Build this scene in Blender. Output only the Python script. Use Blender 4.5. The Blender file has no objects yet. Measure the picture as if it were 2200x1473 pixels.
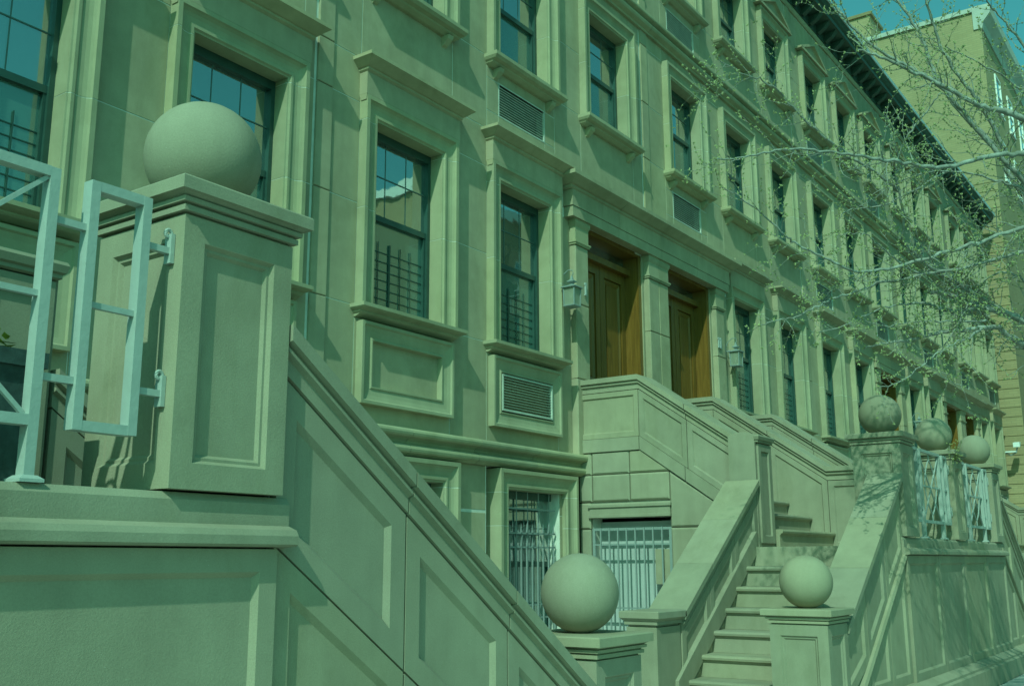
import bpy, bmesh, math, random
from mathutils import Vector, Matrix
random.seed(7)
R = math.radians
# ------------------------------------------------------------------ scale and frame
# plan units: x along the street, y towards the houses, z measured from the eye level
K, HC = 0.85, 1.70
def W(p): return Vector((p[0]*K, p[1]*K, (p[2]+HC)*K))
sc = bpy.context.scene
# ------------------------------------------------------------------ camera
YAW, PIT, ROL, FPX = R(54.79), R(11.92), R(-0.23), 2226.0
cam = bpy.data.objects.new('camera', bpy.data.cameras.new('camera'))
sc.collection.objects.link(cam)
cam.data.sensor_width = 36.0
cam.data.lens = 36.0*FPX/2200.0
cam.data.clip_start = 0.05
cam.data.clip_end = 2000
fwd0 = Vector((math.sin(YAW), math.cos(YAW), 0)); r0 = Vector((math.cos(YAW), -math.sin(YAW), 0)); up0 = Vector((0, 0, 1))
fw = math.cos(PIT)*fwd0 + math.sin(PIT)*up0
uu = math.cos(PIT)*up0 - math.sin(PIT)*fwd0
rr = math.cos(ROL)*r0 + math.sin(ROL)*uu
u2 = math.cos(ROL)*uu - math.sin(ROL)*r0
m3 = Matrix((rr, u2, -fw)).transposed()
cam.matrix_world = Matrix.Translation(W((0, 0, 0))) @ m3.to_4x4()
sc.camera = cam
# ------------------------------------------------------------------ sky, sun, exposure
SUN = Vector((0.62, 0.205, -0.60)).normalized()       # direction the light travels
SKY_TINT, SKY_STR = (0.28, 1.16, 0.71), 0.147
SUN_COL, SUN_STR = (0.60, 1.0, 0.745), 3.15
elev = math.asin(-SUN.z); azim = math.atan2(-SUN.x, -SUN.y)
wd = bpy.data.worlds.new('World'); sc.world = wd; wd.use_nodes = True
nt = wd.node_tree; nt.nodes.clear()
sky = nt.nodes.new('ShaderNodeTexSky'); sky.sky_type = 'NISHITA'; sky.sun_disc = False
sky.sun_elevation = elev; sky.sun_rotation = azim % (2*math.pi); sky.air_density = 1.0; sky.dust_density = 1.2; sky.ozone_density = 1.0
mx = nt.nodes.new('ShaderNodeMix'); mx.data_type = 'RGBA'; mx.blend_type = 'MULTIPLY'; mx.inputs[0].default_value = 1.0
mx.inputs[7].default_value = (*SKY_TINT, 1)
bg = nt.nodes.new('ShaderNodeBackground'); bg.inputs[1].default_value = SKY_STR
wo = nt.nodes.new('ShaderNodeOutputWorld')
nt.links.new(sky.outputs[0], mx.inputs[6]); nt.links.new(mx.outputs[2], bg.inputs[0]); nt.links.new(bg.outputs[0], wo.inputs[0])
sl = bpy.data.lights.new('sun', 'SUN'); sl.energy = SUN_STR; sl.color = SUN_COL; sl.angle = R(0.5)
so = bpy.data.objects.new('sun', sl); sc.collection.objects.link(so)
so.rotation_euler = SUN.to_track_quat('-Z', 'Y').to_euler(); so.location = (0, -5, 20)
vs = sc.view_settings; vs.view_transform = 'Standard'; vs.look = 'None'; vs.exposure = 0.0; vs.gamma = 1.0; vs.use_curve_mapping = False
sc.cycles.max_bounces = 6; sc.cycles.use_denoising = True
# ------------------------------------------------------------------ materials
def new_mat(name):
    m = bpy.data.materials.new(name); m.use_nodes = True
    n = m.node_tree; b = n.nodes['Principled BSDF']
    return m, n, b
def nd(n, t, **kw):
    x = n.nodes.new(t)
    for k, v in kw.items(): setattr(x, k, v)
    return x
def noise(n, vec, scale, detail=3, rough=.55, dist=0):
    t = nd(n, 'ShaderNodeTexNoise'); t.inputs['Scale'].default_value = scale; t.inputs['Detail'].default_value = detail
    t.inputs['Roughness'].default_value = rough; t.inputs['Distortion'].default_value = dist
    n.links.new(vec, t.inputs['Vector']); return t.outputs['Fac']
def ramp(n, fac, stops):
    r = nd(n, 'ShaderNodeValToRGB'); e = r.color_ramp.elements
    while len(e) < len(stops): e.new(.5)
    for i, (p, c) in enumerate(stops): e[i].position = p; e[i].color = (*c, 1) if len(c) == 3 else c
    n.links.new(fac, r.inputs[0]); return r.outputs[0]
def mixc(n, mode, fac, a, b):
    x = nd(n, 'ShaderNodeMix', data_type='RGBA', blend_type=mode)
    if isinstance(fac, (int, float)): x.inputs[0].default_value = fac
    else: n.links.new(fac, x.inputs[0])
    for i, v in ((6, a), (7, b)):
        if isinstance(v, tuple): x.inputs[i].default_value = (*v, 1)
        else: n.links.new(v, x.inputs[i])
    return x.outputs[2]
def mapped(n, sx, sy, sz):
    g = nd(n, 'ShaderNodeNewGeometry'); mp = nd(n, 'ShaderNodeMapping')
    mp.inputs['Scale'].default_value = (sx, sy, sz); n.links.new(g.outputs['Position'], mp.inputs['Vector'])
    return mp.outputs[0]
def bump(n, b, h, strength, dist=.01):
    bp = nd(n, 'ShaderNodeBump'); bp.inputs['Strength'].default_value = strength; bp.inputs['Distance'].default_value = dist
    n.links.new(h, bp.inputs['Height']); n.links.new(bp.outputs[0], b.inputs['Normal'])
def stone(name, col, vary=.07, streak=.08, grit=.16, bmp=.35, rough=.88):
    m, n, b = new_mat(name)
    p1 = mapped(n, 1, 1, 1)
    big = noise(n, p1, 0.9, 4); mid = noise(n, p1, 6.0, 5); fine = noise(n, p1, 170, 2, .7)
    st = noise(n, mapped(n, 7, 7, .45), 1.0, 4, .6)
    lo = tuple(c*(1-vary*1.7) for c in col); hi = tuple(min(1, c*(1+vary)) for c in col)
    c0 = ramp(n, big, [(.3, lo), (.7, hi)])
    c1 = mixc(n, 'MULTIPLY', 1.0, c0, ramp(n, st, [(.32, (1-streak,)*3), (.62, (1, 1, 1))]))
    c2 = mixc(n, 'MULTIPLY', 1.0, c1, ramp(n, mid, [(.3, (1-vary,)*3), (.7, (1+vary*.4,)*3)]))
    c3 = mixc(n, 'MULTIPLY', 1.0, c2, ramp(n, fine, [(.35, (1-grit,)*3), (.65, (1+grit*.5,)*3)]))
    vo = nd(n, 'ShaderNodeTexVoronoi'); vo.inputs['Scale'].default_value = 38; n.links.new(p1, vo.inputs['Vector'])
    sp = ramp(n, vo.outputs['Distance'], [(.04, (1, 1, 1)), (.07, (0, 0, 0))])
    sp2 = mixc(n, 'MULTIPLY', 1.0, sp, ramp(n, noise(n, p1, 5, 3), [(.50, (0, 0, 0)), (.62, (.55, .55, .55))]))
    c4 = mixc(n, 'MIX', sp2, c3, (.72, .69, .62))
    oi = nd(n, 'ShaderNodeObjectInfo')
    c5 = mixc(n, 'MULTIPLY', 1.0, c4, ramp(n, oi.outputs['Random'], [(0, (.90, .91, .89)), (.5, (1, .99, 1)), (1, (1.04, 1.02, .95))]))
    sta = ramp(n, noise(n, mapped(n, 1.6, 1.6, .7), 1.3, 7, .68, .6), [(.50, (1, 1, 1)), (.66, (.84, .85, .80)), (.74, (.78, .80, .74))])
    c5 = mixc(n, 'MULTIPLY', .8, c5, sta)
    n.links.new(c5, b.inputs['Base Color']); b.inputs['Roughness'].default_value = rough; b.inputs['Specular IOR Level'].default_value = .25
    bump(n, b, fine, bmp, .004)
    return m
def plain(name, col, rough=.6, metal=0., vary=.12, scale=9., bmp=0., spec=.4):
    m, n, b = new_mat(name); p = mapped(n, 1, 1, 1); f = noise(n, p, scale, 4)
    c = ramp(n, f, [(.3, tuple(x*(1-vary) for x in col)), (.7, tuple(min(1, x*(1+vary)) for x in col))])
    n.links.new(c, b.inputs['Base Color']); b.inputs['Roughness'].default_value = rough; b.inputs['Metallic'].default_value = metal
    b.inputs['Specular IOR Level'].default_value = spec
    if bmp: bump(n, b, noise(n, p, scale*6, 3), bmp, .004)
    return m
M = {}
M['stone'] = stone('facade stone', (.445, .39, .275), vary=.09, grit=.05)
M['trim'] = stone('trim stone', (.405, .38, .262), vary=.08, streak=.06, grit=.05)
M['stoop'] = stone('stoop stone', (.36, .33, .25), vary=.08, streak=.08, grit=.07, bmp=.3)
M['mortar'] = plain('mortar', (.66, .64, .58), .9)
def iron(name, col):
    m, n, b = new_mat(name); p = mapped(n, 1, 1, 1)
    c0 = ramp(n, noise(n, p, 7, 5, .6), [(.3, tuple(x*.94 for x in col)), (.7, tuple(x*1.03 for x in col))])
    ch = ramp(n, noise(n, p, 34, 6, .7), [(.735, (0, 0, 0)), (.76, (1, 1, 1))])
    c1 = mixc(n, 'MIX', ch, c0, (.20, .16, .11))
    n.links.new(c1, b.inputs['Base Color']); b.inputs['Roughness'].default_value = .5
    bump(n, b, noise(n, p, 30, 4, .6), .4, .006); return m
M['rail'] = iron('painted iron', (.40, .435, .42))
M['bars'] = iron('window bar paint', (.26, .30, .30))
M['sash'] = plain('sash paint', (.03, .075, .065), .35)
M['dark'] = plain('dark void', (.015, .04, .032), .9)
M['louver'] = plain('louver metal', (.50, .52, .47), .5)
M['cornice'] = plain('cornice paint', (.045, .08, .065), .5)
M['gutter'] = plain('gutter metal', (.42, .48, .50), .4)
M['board'] = plain('board paint', (.44, .47, .47), .6, vary=.08, scale=4)
M['muntin'] = plain('glazing bar paint', (.10, .16, .15), .4)
M['white'] = plain('white paint', (.78, .79, .78), .5, vary=.03)
M['asphalt'] = plain('asphalt', (.06, .06, .06), .9, vary=.25, scale=30)
M['concrete'] = plain('concrete', (.46, .45, .42), .85, vary=.12, scale=3, bmp=.2)
M['pot'] = plain('planter glaze', (.045, .075, .075), .55, vary=.3, scale=25, bmp=.3)
M['leaf'] = plain('young leaf', (.30, .38, .06), .6, vary=.3, scale=40)
M['bud'] = plain('bud green', (.34, .36, .17), .7, vary=.35, scale=20)
M['weed'] = plain('dry weed', (.28, .30, .12), .8)
M['bulb'] = plain('bulb glass', (.85, .85, .8), .2)
M['paper'] = plain('notice paper', (.55, .66, .74), .5, vary=.08, scale=12)
M['black'] = plain('black iron', (.02, .02, .022), .4)
M['brass'] = plain('lock brass', (.6, .58, .5), .3, metal=.8)
M['curtain'] = plain('curtain', (.50, .52, .50), .8)
def wood():
    m, n, b = new_mat('oak door'); p = mapped(n, 9, 9, .7)
    f = noise(n, p, 2.2, 6, .6, 1.2)
    c = ramp(n, f, [(.25, (.12, .055, .010)), (.5, (.19, .093, .016)), (.75, (.26, .13, .027))])
    n.links.new(c, b.inputs['Base Color']); b.inputs['Roughness'].default_value = .38; return m
M['wood'] = wood()
def bark():
    m, n, b = new_mat('bark'); p = mapped(n, 1, 1, 1); f = noise(n, p, 14, 5)
    c = ramp(n, f, [(.3, (.17, .17, .15)), (.55, (.30, .30, .275)), (.75, (.42, .42, .39))])
    n.links.new(c, b.inputs['Base Color']); b.inputs['Roughness'].default_value = .8; bump(n, b, noise(n, p, 60, 4), .5, .01); return m
M['bark'] = bark()
def glass(name, refl, tint, thru):
    m, n, b = new_mat(name); out = n.nodes['Material Output']
    b.inputs['Base Color'].default_value = (*tint, 1); b.inputs['Roughness'].default_value = .3
    tr = nd(n, 'ShaderNodeBsdfTransparent'); tr.inputs['Color'].default_value = (.80, .90, .88, 1)
    m1 = nd(n, 'ShaderNodeMixShader'); m1.inputs[0].default_value = thru; n.links.new(b.outputs[0], m1.inputs[1]); n.links.new(tr.outputs[0], m1.inputs[2])
    g = nd(n, 'ShaderNodeBsdfGlossy'); g.inputs['Roughness'].default_value = .02; g.inputs['Color'].default_value = (.92, .95, .95, 1)
    p = mapped(n, 1, 1, 1); bp = nd(n, 'ShaderNodeBump'); bp.inputs['Strength'].default_value = .10; bp.inputs['Distance'].default_value = .02
    n.links.new(noise(n, p, 2.2, 2), bp.inputs['Height']); n.links.new(bp.outputs[0], g.inputs['Normal'])
    fr = nd(n, 'ShaderNodeFresnel'); fr.inputs['IOR'].default_value = 1.5
    mr = nd(n, 'ShaderNodeMath', operation='MULTIPLY_ADD'); mr.inputs[1].default_value = .9; mr.inputs[2].default_value = refl
    n.links.new(fr.outputs[0], mr.inputs[0])
    ms = nd(n, 'ShaderNodeMixShader'); n.links.new(mr.outputs[0], ms.inputs[0]); n.links.new(m1.outputs[0], ms.inputs[1]); n.links.new(g.outputs[0], ms.inputs[2])
    n.links.new(ms.outputs[0], out.inputs[0]); return m
M['glass'] = glass('window glass', .40, (.08, .18, .16), .60)
M['screen'] = glass('screened glass', .13, (.09, .22, .19), .30)
def frosted():
    m, n, b = new_mat('lantern glass'); b.inputs['Base Color'].default_value = (.50, .52, .42, 1); b.inputs['Roughness'].default_value = .35
    b.inputs['Transmission Weight'].default_value = .55; b.inputs['IOR'].default_value = 1.2; return m
M['frost'] = frosted()
def brick():
    m, n, b = new_mat('yellow brick'); g = nd(n, 'ShaderNodeNewGeometry')
    sp = nd(n, 'ShaderNodeSeparateXYZ'); n.links.new(g.outputs['Position'], sp.inputs[0])
    ad = nd(n, 'ShaderNodeMath', operation='ADD'); n.links.new(sp.outputs[0], ad.inputs[0]); n.links.new(sp.outputs[1], ad.inputs[1])
    cb = nd(n, 'ShaderNodeCombineXYZ'); n.links.new(ad.outputs[0], cb.inputs[0]); n.links.new(sp.outputs[2], cb.inputs[1])
    t = nd(n, 'ShaderNodeTexBrick'); t.inputs['Scale'].default_value = 1.0; t.inputs['Brick Width'].default_value = .30; t.inputs['Row Height'].default_value = .085
    t.inputs['Mortar Size'].default_value = .012; t.inputs['Color1'].default_value = (.36, .275, .15, 1); t.inputs['Color2'].default_value = (.40, .31, .175, 1); t.inputs['Mortar'].default_value = (.32, .255, .15, 1)
    n.links.new(cb.outputs[0], t.inputs['Vector'])
    v = ramp(n, noise(n, g.outputs['Position'], .35, 4), [(.3, (.86,)*3), (.7, (1.06,)*3)])
    n.links.new(mixc(n, 'MULTIPLY', 1.0, t.outputs[0], v), b.inputs['Base Color']); b.inputs['Roughness'].default_value = .9
    bump(n, b, t.outputs[1], -.3, .02); return m
M['brick'] = brick()
M['brickline'] = plain('joint shadow and coping', (.26, .20, .11), .9)  # shadow of the tower's brick joints as a colour; bulkhead coping shares it
# ------------------------------------------------------------------ object helpers
COL = sc.collection
WLOC = {}
MESH = {}
def empty(name, p, label=None, cat=None, group=None, kind=None):
    o = bpy.data.objects.new(name, None); o.empty_display_size = .2; COL.objects.link(o)
    o.location = W(p); WLOC[o.name] = W(p)
    tag(o, label, cat, group, kind); return o
def tag(o, label=None, cat=None, group=None, kind=None):
    if label: o['label'] = label
    if cat: o['category'] = cat
    if group: o['group'] = group
    if kind: o['kind'] = kind
    return o
def ccw(P):
    a = sum(P[i][0]*P[(i+1) % len(P)][1]-P[(i+1) % len(P)][0]*P[i][1] for i in range(len(P)))
    return list(P) if a > 0 else list(P)[::-1]
def inset(P, d):
    n = len(P); L = []
    for i in range(n):
        (x0, y0), (x1, y1) = P[i], P[(i+1) % n]; dx, dy = x1-x0, y1-y0; l = math.hypot(dx, dy) or 1e-9
        L.append((x0-dy/l*d, y0+dx/l*d, dx, dy))
    out = []
    for i in range(n):
        ax, ay, adx, ady = L[i-1]; bx, by, bdx, bdy = L[i]; den = adx*bdy-ady*bdx
        if abs(den) < 1e-9: out.append((bx, by)); continue
        t = ((bx-ax)*bdy-(by-ay)*bdx)/den; out.append((ax+adx*t, ay+ady*t))
    return out
class MB:
    def __init__(s): s.v = []; s.f = []
    def add(s, vs, fs):
        o = len(s.v); s.v += [tuple(p) for p in vs]; s.f += [tuple(i+o for i in f) for f in fs]; return s
    def box(s, x0, x1, y0, y1, z0, z1):
        return s.add([(x0, y0, z0), (x1, y0, z0), (x1, y1, z0), (x0, y1, z0), (x0, y0, z1), (x1, y0, z1), (x1, y1, z1), (x0, y1, z1)],
                     [(0, 3, 2, 1), (4, 5, 6, 7), (0, 1, 5, 4), (1, 2, 6, 5), (2, 3, 7, 6), (3, 0, 4, 7)])
    def loft(s, rings, close=True, caps=True):
        n = len(rings[0]); vs = [p for r in rings for p in r]; fs = []
        for k in range(len(rings)-1):
            for i in range(n if close else n-1):
                j = (i+1) % n; fs.append((k*n+i, k*n+j, (k+1)*n+j, (k+1)*n+i))
        if caps: fs += [tuple(range(n))[::-1], tuple((len(rings)-1)*n+i for i in range(n))]
        return s.add(vs, fs)
    def chamfer(s, x0, x1, yf, yb, z0, z1, b=.008):      # block whose street face has chamfered edges
        r = lambda a, y: [(x0+a, y, z0+a), (x1-a, y, z0+a), (x1-a, y, z1-a), (x0+a, y, z1-a)]
        return s.loft([r(b, yf), r(0, yf+b), r(0, yb)])
    def framed(s, P, fn, steps, back):
        P = ccw(P); rings = [[fn(u, w, back) for u, w in P]]
        for ins, dep in steps: rings.append([fn(u, w, dep) for u, w in (inset(P, ins) if ins else P)])
        return s.loft(rings)
    def prism(s, P, fn, a, b):
        P = ccw(P); return s.loft([[fn(u, w, a) for u, w in P], [fn(u, w, b) for u, w in P]])
    def tube(s, pts, r, n=6, caps=True):
        rs = r if isinstance(r, (list, tuple)) else [r]*len(pts); rings = []; pts = [Vector(p) for p in pts]
        ref = Vector((0.13, 0.2, 1)).normalized()
        for i, p in enumerate(pts):
            t = (pts[min(i+1, len(pts)-1)]-pts[max(i-1, 0)])
            t = t.normalized() if t.length > 1e-9 else Vector((0, 0, 1))
            a = t.cross(ref)
            if a.length < .05: a = t.cross(Vector((1, 0, 0)))
            a.normalize(); b = t.cross(a)
            rings.append([tuple(p+(a*math.cos(2*math.pi*k/n)+b*math.sin(2*math.pi*k/n))*rs[i]) for k in range(n)])
        return s.loft(rings, caps=caps)
    def bar(s, a, b, w, d, up=(0, 1, 0)):                # rectangular bar from a to b
        a, b = Vector(a), Vector(b); t = (b-a).normalized(); u = Vector(up); q = t.cross(u).normalized(); u = q.cross(t)
        c = lambda p: [tuple(p+q*w*i+u*d*j) for i, j in ((-.5, -.5), (.5, -.5), (.5, .5), (-.5, .5))]
        return s.loft([c(a), c(b)])
    def ball(s, c, r, nu=40, nv=20):
        vs = [(c[0], c[1], c[2]-r)]; fs = []
        for j in range(1, nv):
            th = math.pi*j/nv
            for i in range(nu):
                ph = 2*math.pi*i/nu; vs.append((c[0]+r*math.sin(th)*math.cos(ph), c[1]+r*math.sin(th)*math.sin(ph), c[2]-r*math.cos(th)))
        vs.append((c[0], c[1], c[2]+r)); T = len(vs)-1
        for i in range(nu): fs.append((0, 1+(i+1) % nu, 1+i)); fs.append((T, T-nu+i, T-nu+(i+1) % nu))
        for j in range(nv-2):
            for i in range(nu):
                a = 1+j*nu+i; b = 1+j*nu+(i+1) % nu; fs.append((a, b, b+nu, a+nu))
        return s.add(vs, fs)
    def build(s, name, mat, parent=None, smooth=False, label=None, kind=None, recalc=True):
        ws = [W(p) for p in s.v]
        lo = [min(v[i] for v in ws) for i in range(3)]; hi = [max(v[i] for v in ws) for i in range(3)]
        c = Vector(((lo[0]+hi[0])/2, (lo[1]+hi[1])/2, lo[2]))
        loc = [tuple(round(x, 4) for x in (v-c)) for v in ws]
        key = (hash(tuple(loc)), len(loc), hash(tuple(s.f)), mat, smooth)
        me = MESH.get(key)
        if me is None:
            me = bpy.data.meshes.new(name); me.from_pydata(loc, [], s.f)
            if recalc:
                bm = bmesh.new(); bm.from_mesh(me); bmesh.ops.recalc_face_normals(bm, faces=bm.faces); bm.to_mesh(me); bm.free()
            if smooth:
                for p in me.polygons: p.use_smooth = True
            me.materials.append(M[mat]); MESH[key] = me
        o = bpy.data.objects.new(name, me); COL.objects.link(o); o.location = c; WLOC[o.name] = c
        if parent is not None:
            o.parent = parent; o.matrix_parent_inverse = Matrix.Translation(-WLOC[parent.name])
        tag(o, label, None, None, kind); return o
def rect(cx, cy, hx, hy, z): return [(cx-hx, cy-hy, z), (cx+hx, cy-hy, z), (cx+hx, cy+hy, z), (cx-hx, cy+hy, z)]
YF = 7.85
F = lambda d: YF-d
# ------------------------------------------------------------------ ground
g = MB().box(-150, 260, -120, 160, -1.95, -1.72).build('ground', 'asphalt'); tag(g, kind='structure')
sw = MB().box(-12, 75, -1.6, 7.9, -1.80, -1.706).build('sidewalk', 'concrete'); tag(sw, kind='structure')
for i in range(34):
    for j in range(3):
        x = -6+i*1.6; y = -1.5+j*1.55
        MB().loft([[(x+.01, y+.01, -1.70), (x+1.59, y+.01, -1.70), (x+1.59, y+1.54, -1.70), (x+.01, y+1.54, -1.70)],
                   [(x+.02, y+.02, -1.692), (x+1.58, y+.02, -1.692), (x+1.58, y+1.53, -1.692), (x+.02, y+1.53, -1.692)]]).build('paving_slab', 'concrete', sw)
kb = MB().box(-30, 90, -1.78, -1.6, -1.80, -1.69).build('kerb', 'concrete'); tag(kb, kind='structure')
# ------------------------------------------------------------------ houses
PROF = [(.85, -.03), (.85, .12), (.80, .12), (.787, .10), (.765, .08), (.73, .066), (.675, .06), (.66, .075), (.63, .075), (.615, .055), (.60, .05), (.60, -.25), (.85, -.25)]
def jamb(xc, sg, z0, z1, ex=0.):
    return MB().loft([[(xc+sg*(r+ex), F(d), z) for r, d in PROF] for z in (z0, z1)])
def head(xc, zt, zj, ex=0.):
    return MB().loft([[(xc-(r+ex), F(d), zj) for r, d in PROF], [(xc-(r+ex), F(d), zt+r-.6) for r, d in PROF],
                      [(xc+(r+ex), F(d), zt+r-.6) for r, d in PROF], [(xc+(r+ex), F(d), zj) for r, d in PROF]])
def shelf(xc, hw, steps, yb=.0):                       # moulding that returns at both ends: steps of (z, projection, side)
    return MB().loft([[(xc-hw-sd, F(-yb), z), (xc+hw+sd, F(-yb), z), (xc+hw+sd, F(p), z), (xc-hw-sd, F(p), z)] for z, p, sd in steps])
def louver(x0, x1, z0, z1, parent, d=0., bk=0.):
    m = MB().box(x0, x1, F(d-.13+bk), F(d-.16+bk), z0, z1)
    m.build('louver_back', 'dark', parent)
    m = MB(); n = max(6, int((z1-z0)/.036)); h = (z1-z0)/n
    for i in range(n):
        z = z0+i*h
        m.loft([[(x, F(d-.015), z+h*.10), (x, F(d-.012), z+h*.34), (x, F(d-.045), z+h*.55), (x, F(d-.047), z+h*.42)] for x in (x0, x1)])
    m.box(x0-.02, x0, F(d+.004), F(d-.14), z0-.02, z1+.02); m.box(x1, x1+.02, F(d+.004), F(d-.14), z0-.02, z1+.02)
    m.box(x0, x1, F(d+.004), F(d-.14), z1, z1+.02); m.box(x0, x1, F(d+.004), F(d-.14), z0-.02, z0)
    m.build('louver_slats', 'louver', parent, kind='stuff')
def window(H, xc, zs, zt, style, mids, lou=False, ex=0., grille=False):
    ow = .60+ex
    fr = MB(); zm = zs+(zt-zs)*.53
    for a, b, c, d_ in ((-ow, -ow+.05, zs, zt), (ow-.05, ow, zs, zt)): fr.box(xc+a, xc+b, F(-.14), F(-.25), c, d_)
    fr.box(xc-ow+.05, xc+ow-.05, F(-.14), F(-.25), zt-.10, zt); fr.box(xc-ow+.05, xc+ow-.05, F(-.17), F(-.25), zs, zs+.06)
    fr.box(xc-ow+.05, xc+ow-.05, F(-.165), F(-.25), zm-.035, zm+.035)
    fr.box(xc-ow+.05, xc-ow+.08, F(-.172), F(-.25), zs+.06, zm-.035); fr.box(xc+ow-.08, xc+ow-.05, F(-.172), F(-.25), zs+.06, zm-.035)
    w = fr.build('window', 'sash', H)
    MB().box(xc-ow+.05, xc+ow-.05, F(-.195), F(-.21), zm+.035, zt-.10).build('pane', 'glass', w)
    MB().box(xc-ow+.08, xc+ow-.08, F(-.215), F(-.23), zs+.06, zm-.035).build('pane', 'screen', w)
    mu = MB()
    for k in (-1, 1): mu.box(xc+k*ow*.31-.005, xc+k*ow*.31+.005, F(-.190), F(-.194), zm+.035, zt-.10)
    mu.box(xc-ow+.05, xc+ow-.05, F(-.186), F(-.190), (zm+zt)/2-.006, (zm+zt)/2+.006)
    mu.build('glazing_bars', 'muntin', w)
    rc = random.Random(int(xc*100)*7+int(zs*10)); kind = rc.choice(('drapes', 'drapes', 'blind', 'sheer', 'none')) if style != 'base' else 'none'
    def sheet(xa, xb, z0, z1, amp):
        n_ = max(6, int((xb-xa)/.022)); ph = rc.uniform(0, 6)
        row = [(xa+(xb-xa)*i/n_, F(-.33)+amp*math.sin(ph+i*1.25)*(.7+.3*math.sin(i*.7))) for i in range(n_+1)]
        MB().loft([[(x, y, z0) for x, y in row]+[(x, y+.006, z0) for x, y in row[::-1]], [(x, y, z1) for x, y in row]+[(x, y+.006, z1) for x, y in row[::-1]]]).build('curtain', 'curtain', w)
    if kind == 'drapes':
        q = rc.uniform(.16, .34); sheet(xc-ow+.02, xc-ow+q, zs, zt, .014); sheet(xc+ow-q, xc+ow-.02, zs, zt, .014)
    elif kind == 'sheer': sheet(xc-ow+.02, xc+ow-.02, zs, zt-rc.uniform(0, .2), .010)
    elif kind == 'blind':
        zl = zs+(zt-zs)*rc.uniform(.1, .6); bm_ = MB(); k = int((zt-zl)/.045)
        for i in range(k):
            z = zt-.045*i; bm_.loft([[(x, F(-.30), z), (x, F(-.30), z-.004), (x, F(-.335), z-.030), (x, F(-.335), z-.026)] for x in (xc-ow+.03, xc+ow-.03)])
        bm_.build('blind', 'curtain', w, kind='stuff')
    if style == 'parlour':
        gd = MB(); zg = zs+.06+(zm-zs)*.62
        for k in range(7): gd.box(xc-ow+.08, xc+ow-.08, F(-.206), F(-.212), zs+.12+k*(zg-zs-.12)/6-.005, zs+.12+k*(zg-zs-.12)/6+.005)
        for k, t in ((-.45, .006), (-.12, .016), (.2, .006), (.5, .006)): gd.box(xc+k*ow-t, xc+k*ow+t, F(-.200), F(-.2055), zs+.06, zg+.12)
        gd.build('window_guard', 'sash', w)
    zj = zt-.05
    head(xc, zt, zj+.004, ex).build('head_stone', 'trim', w)
    lv = [zs]+mids+[zj]
    for sg in (-1, 1):
        for a, b in zip(lv, lv[1:]): jamb(xc, sg, a+(.004 if a != zs else -.02), b-.004, ex).build('jamb_stone', 'trim', w)
        for a in lv[1:]:
            MB().loft([[(xc+sg*(min(r, .847)+(.003 if r < .61 else 0)+ex), F(d-.003), z) for r, d in PROF] for z in (a-.004, a+.004)]).build('mortar_joint', 'mortar', w)
    if style == 'base': return w
    dp = .24
    if style == 'parlour':
        shelf(xc, .86, [(zs-.13, .03, 0), (zs-.10, .10, .0), (zs-.085, .12, .02), (zs-.07, .12, .02), (zs-.055, .18, .05), (zs-.04, .215, .065), (zs, .215, .065), (zs+.012, .10, .03)], .15).build('sill_stone', 'trim', w)
        zf = zt+.252
        MB().box(xc-.865, xc+.865, F(.12), F(-.05), zf, zf+.27).build('frieze_stone', 'stone', w)
        for sg in (-1, 1):
            MB().loft([[(xc+sg*.865, F(.12), zf-.002), (xc+sg*.865, F(0), zf-.002), (xc+sg*.765, F(0), zf-.002), (xc+sg*.765, F(.12), zf-.002)],
                       [(xc+sg*.86, F(.106), zf-.07), (xc+sg*.86, F(0.02), zf-.07), (xc+sg*.80, F(0.02), zf-.07), (xc+sg*.80, F(.106), zf-.07)]]).build('ear_stone', 'stone', w)
        z = zf+.272
        shelf(xc, .865, [(z, .12, 0), (z+.02, .15, .02), (z+.045, .15, .02), (z+.05, .17, .035), (z+.075, .21, .06), (z+.11, .265, .10), (z+.125, .29, .12), (z+.165, .29, .12), (z+.19, .05, .04)], .05).build('lintel_stone', 'stone', w)
        # apron under the sill
        za, zb = zs-1.09, zs-.17; fn = lambda u, v, dep: (u, F(.10)+dep, v)
        P = [(xc-.81, za), (xc+.81, za), (xc+.81, zb), (xc-.81, zb)]
        fl = .15 if not lou else .13
        MB().framed(P, fn, [(0, 0), (.035, 0), (.05, .02), (.10, .035), (.17, .045), (.185, .03), (.20, .03), (.215, fl)], .18).build('apron_stone', 'trim', w)
        if lou: louver(xc-.575, xc+.575, za+.24, zb-.24, w, .075, .045)
    if style in ('upper', 'top'):
        shelf(xc, .86, [(zs-.15, .05, -.05), (zs-.12, .11, .0), (zs-.10, .12, .01), (zs-.085, .18, .03), (zs-.05, .215, .05), (zs, .215, .05), (zs+.012, .10, .03)], .15).build('sill_stone', 'trim', w)
        for sg in (-1, 1):
            x = xc+sg*.66
            MB().loft([[(x-.05, F(0), zs-.15), (x+.05, F(0), zs-.15), (x+.05, F(.13), zs-.152), (x-.05, F(.13), zs-.152)],
                       [(x-.05, F(0), zs-.21), (x+.05, F(0), zs-.21), (x+.05, F(.11), zs-.20), (x-.05, F(.11), zs-.20)],
                       [(x-.04, F(0), zs-.29), (x+.04, F(0), zs-.29), (x+.04, F(.04), zs-.27), (x-.04, F(.04), zs-.27)]]).build('sill_bracket', 'trim', w)
    if style == 'top':
        z = zt+.26
        fn = lambda u, v, dep: (xc+u, F(.17)+dep, v)
        MB().framed([(-1.0, z), (1.0, z), (1.0, z+.05), (0, z+.50), (-1.0, z+.05)], fn, [(0, 0), (.06, 0), (.07, .06), (.10, .08)], .19).build('pediment_stone', 'stone', w)
    return w
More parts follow.
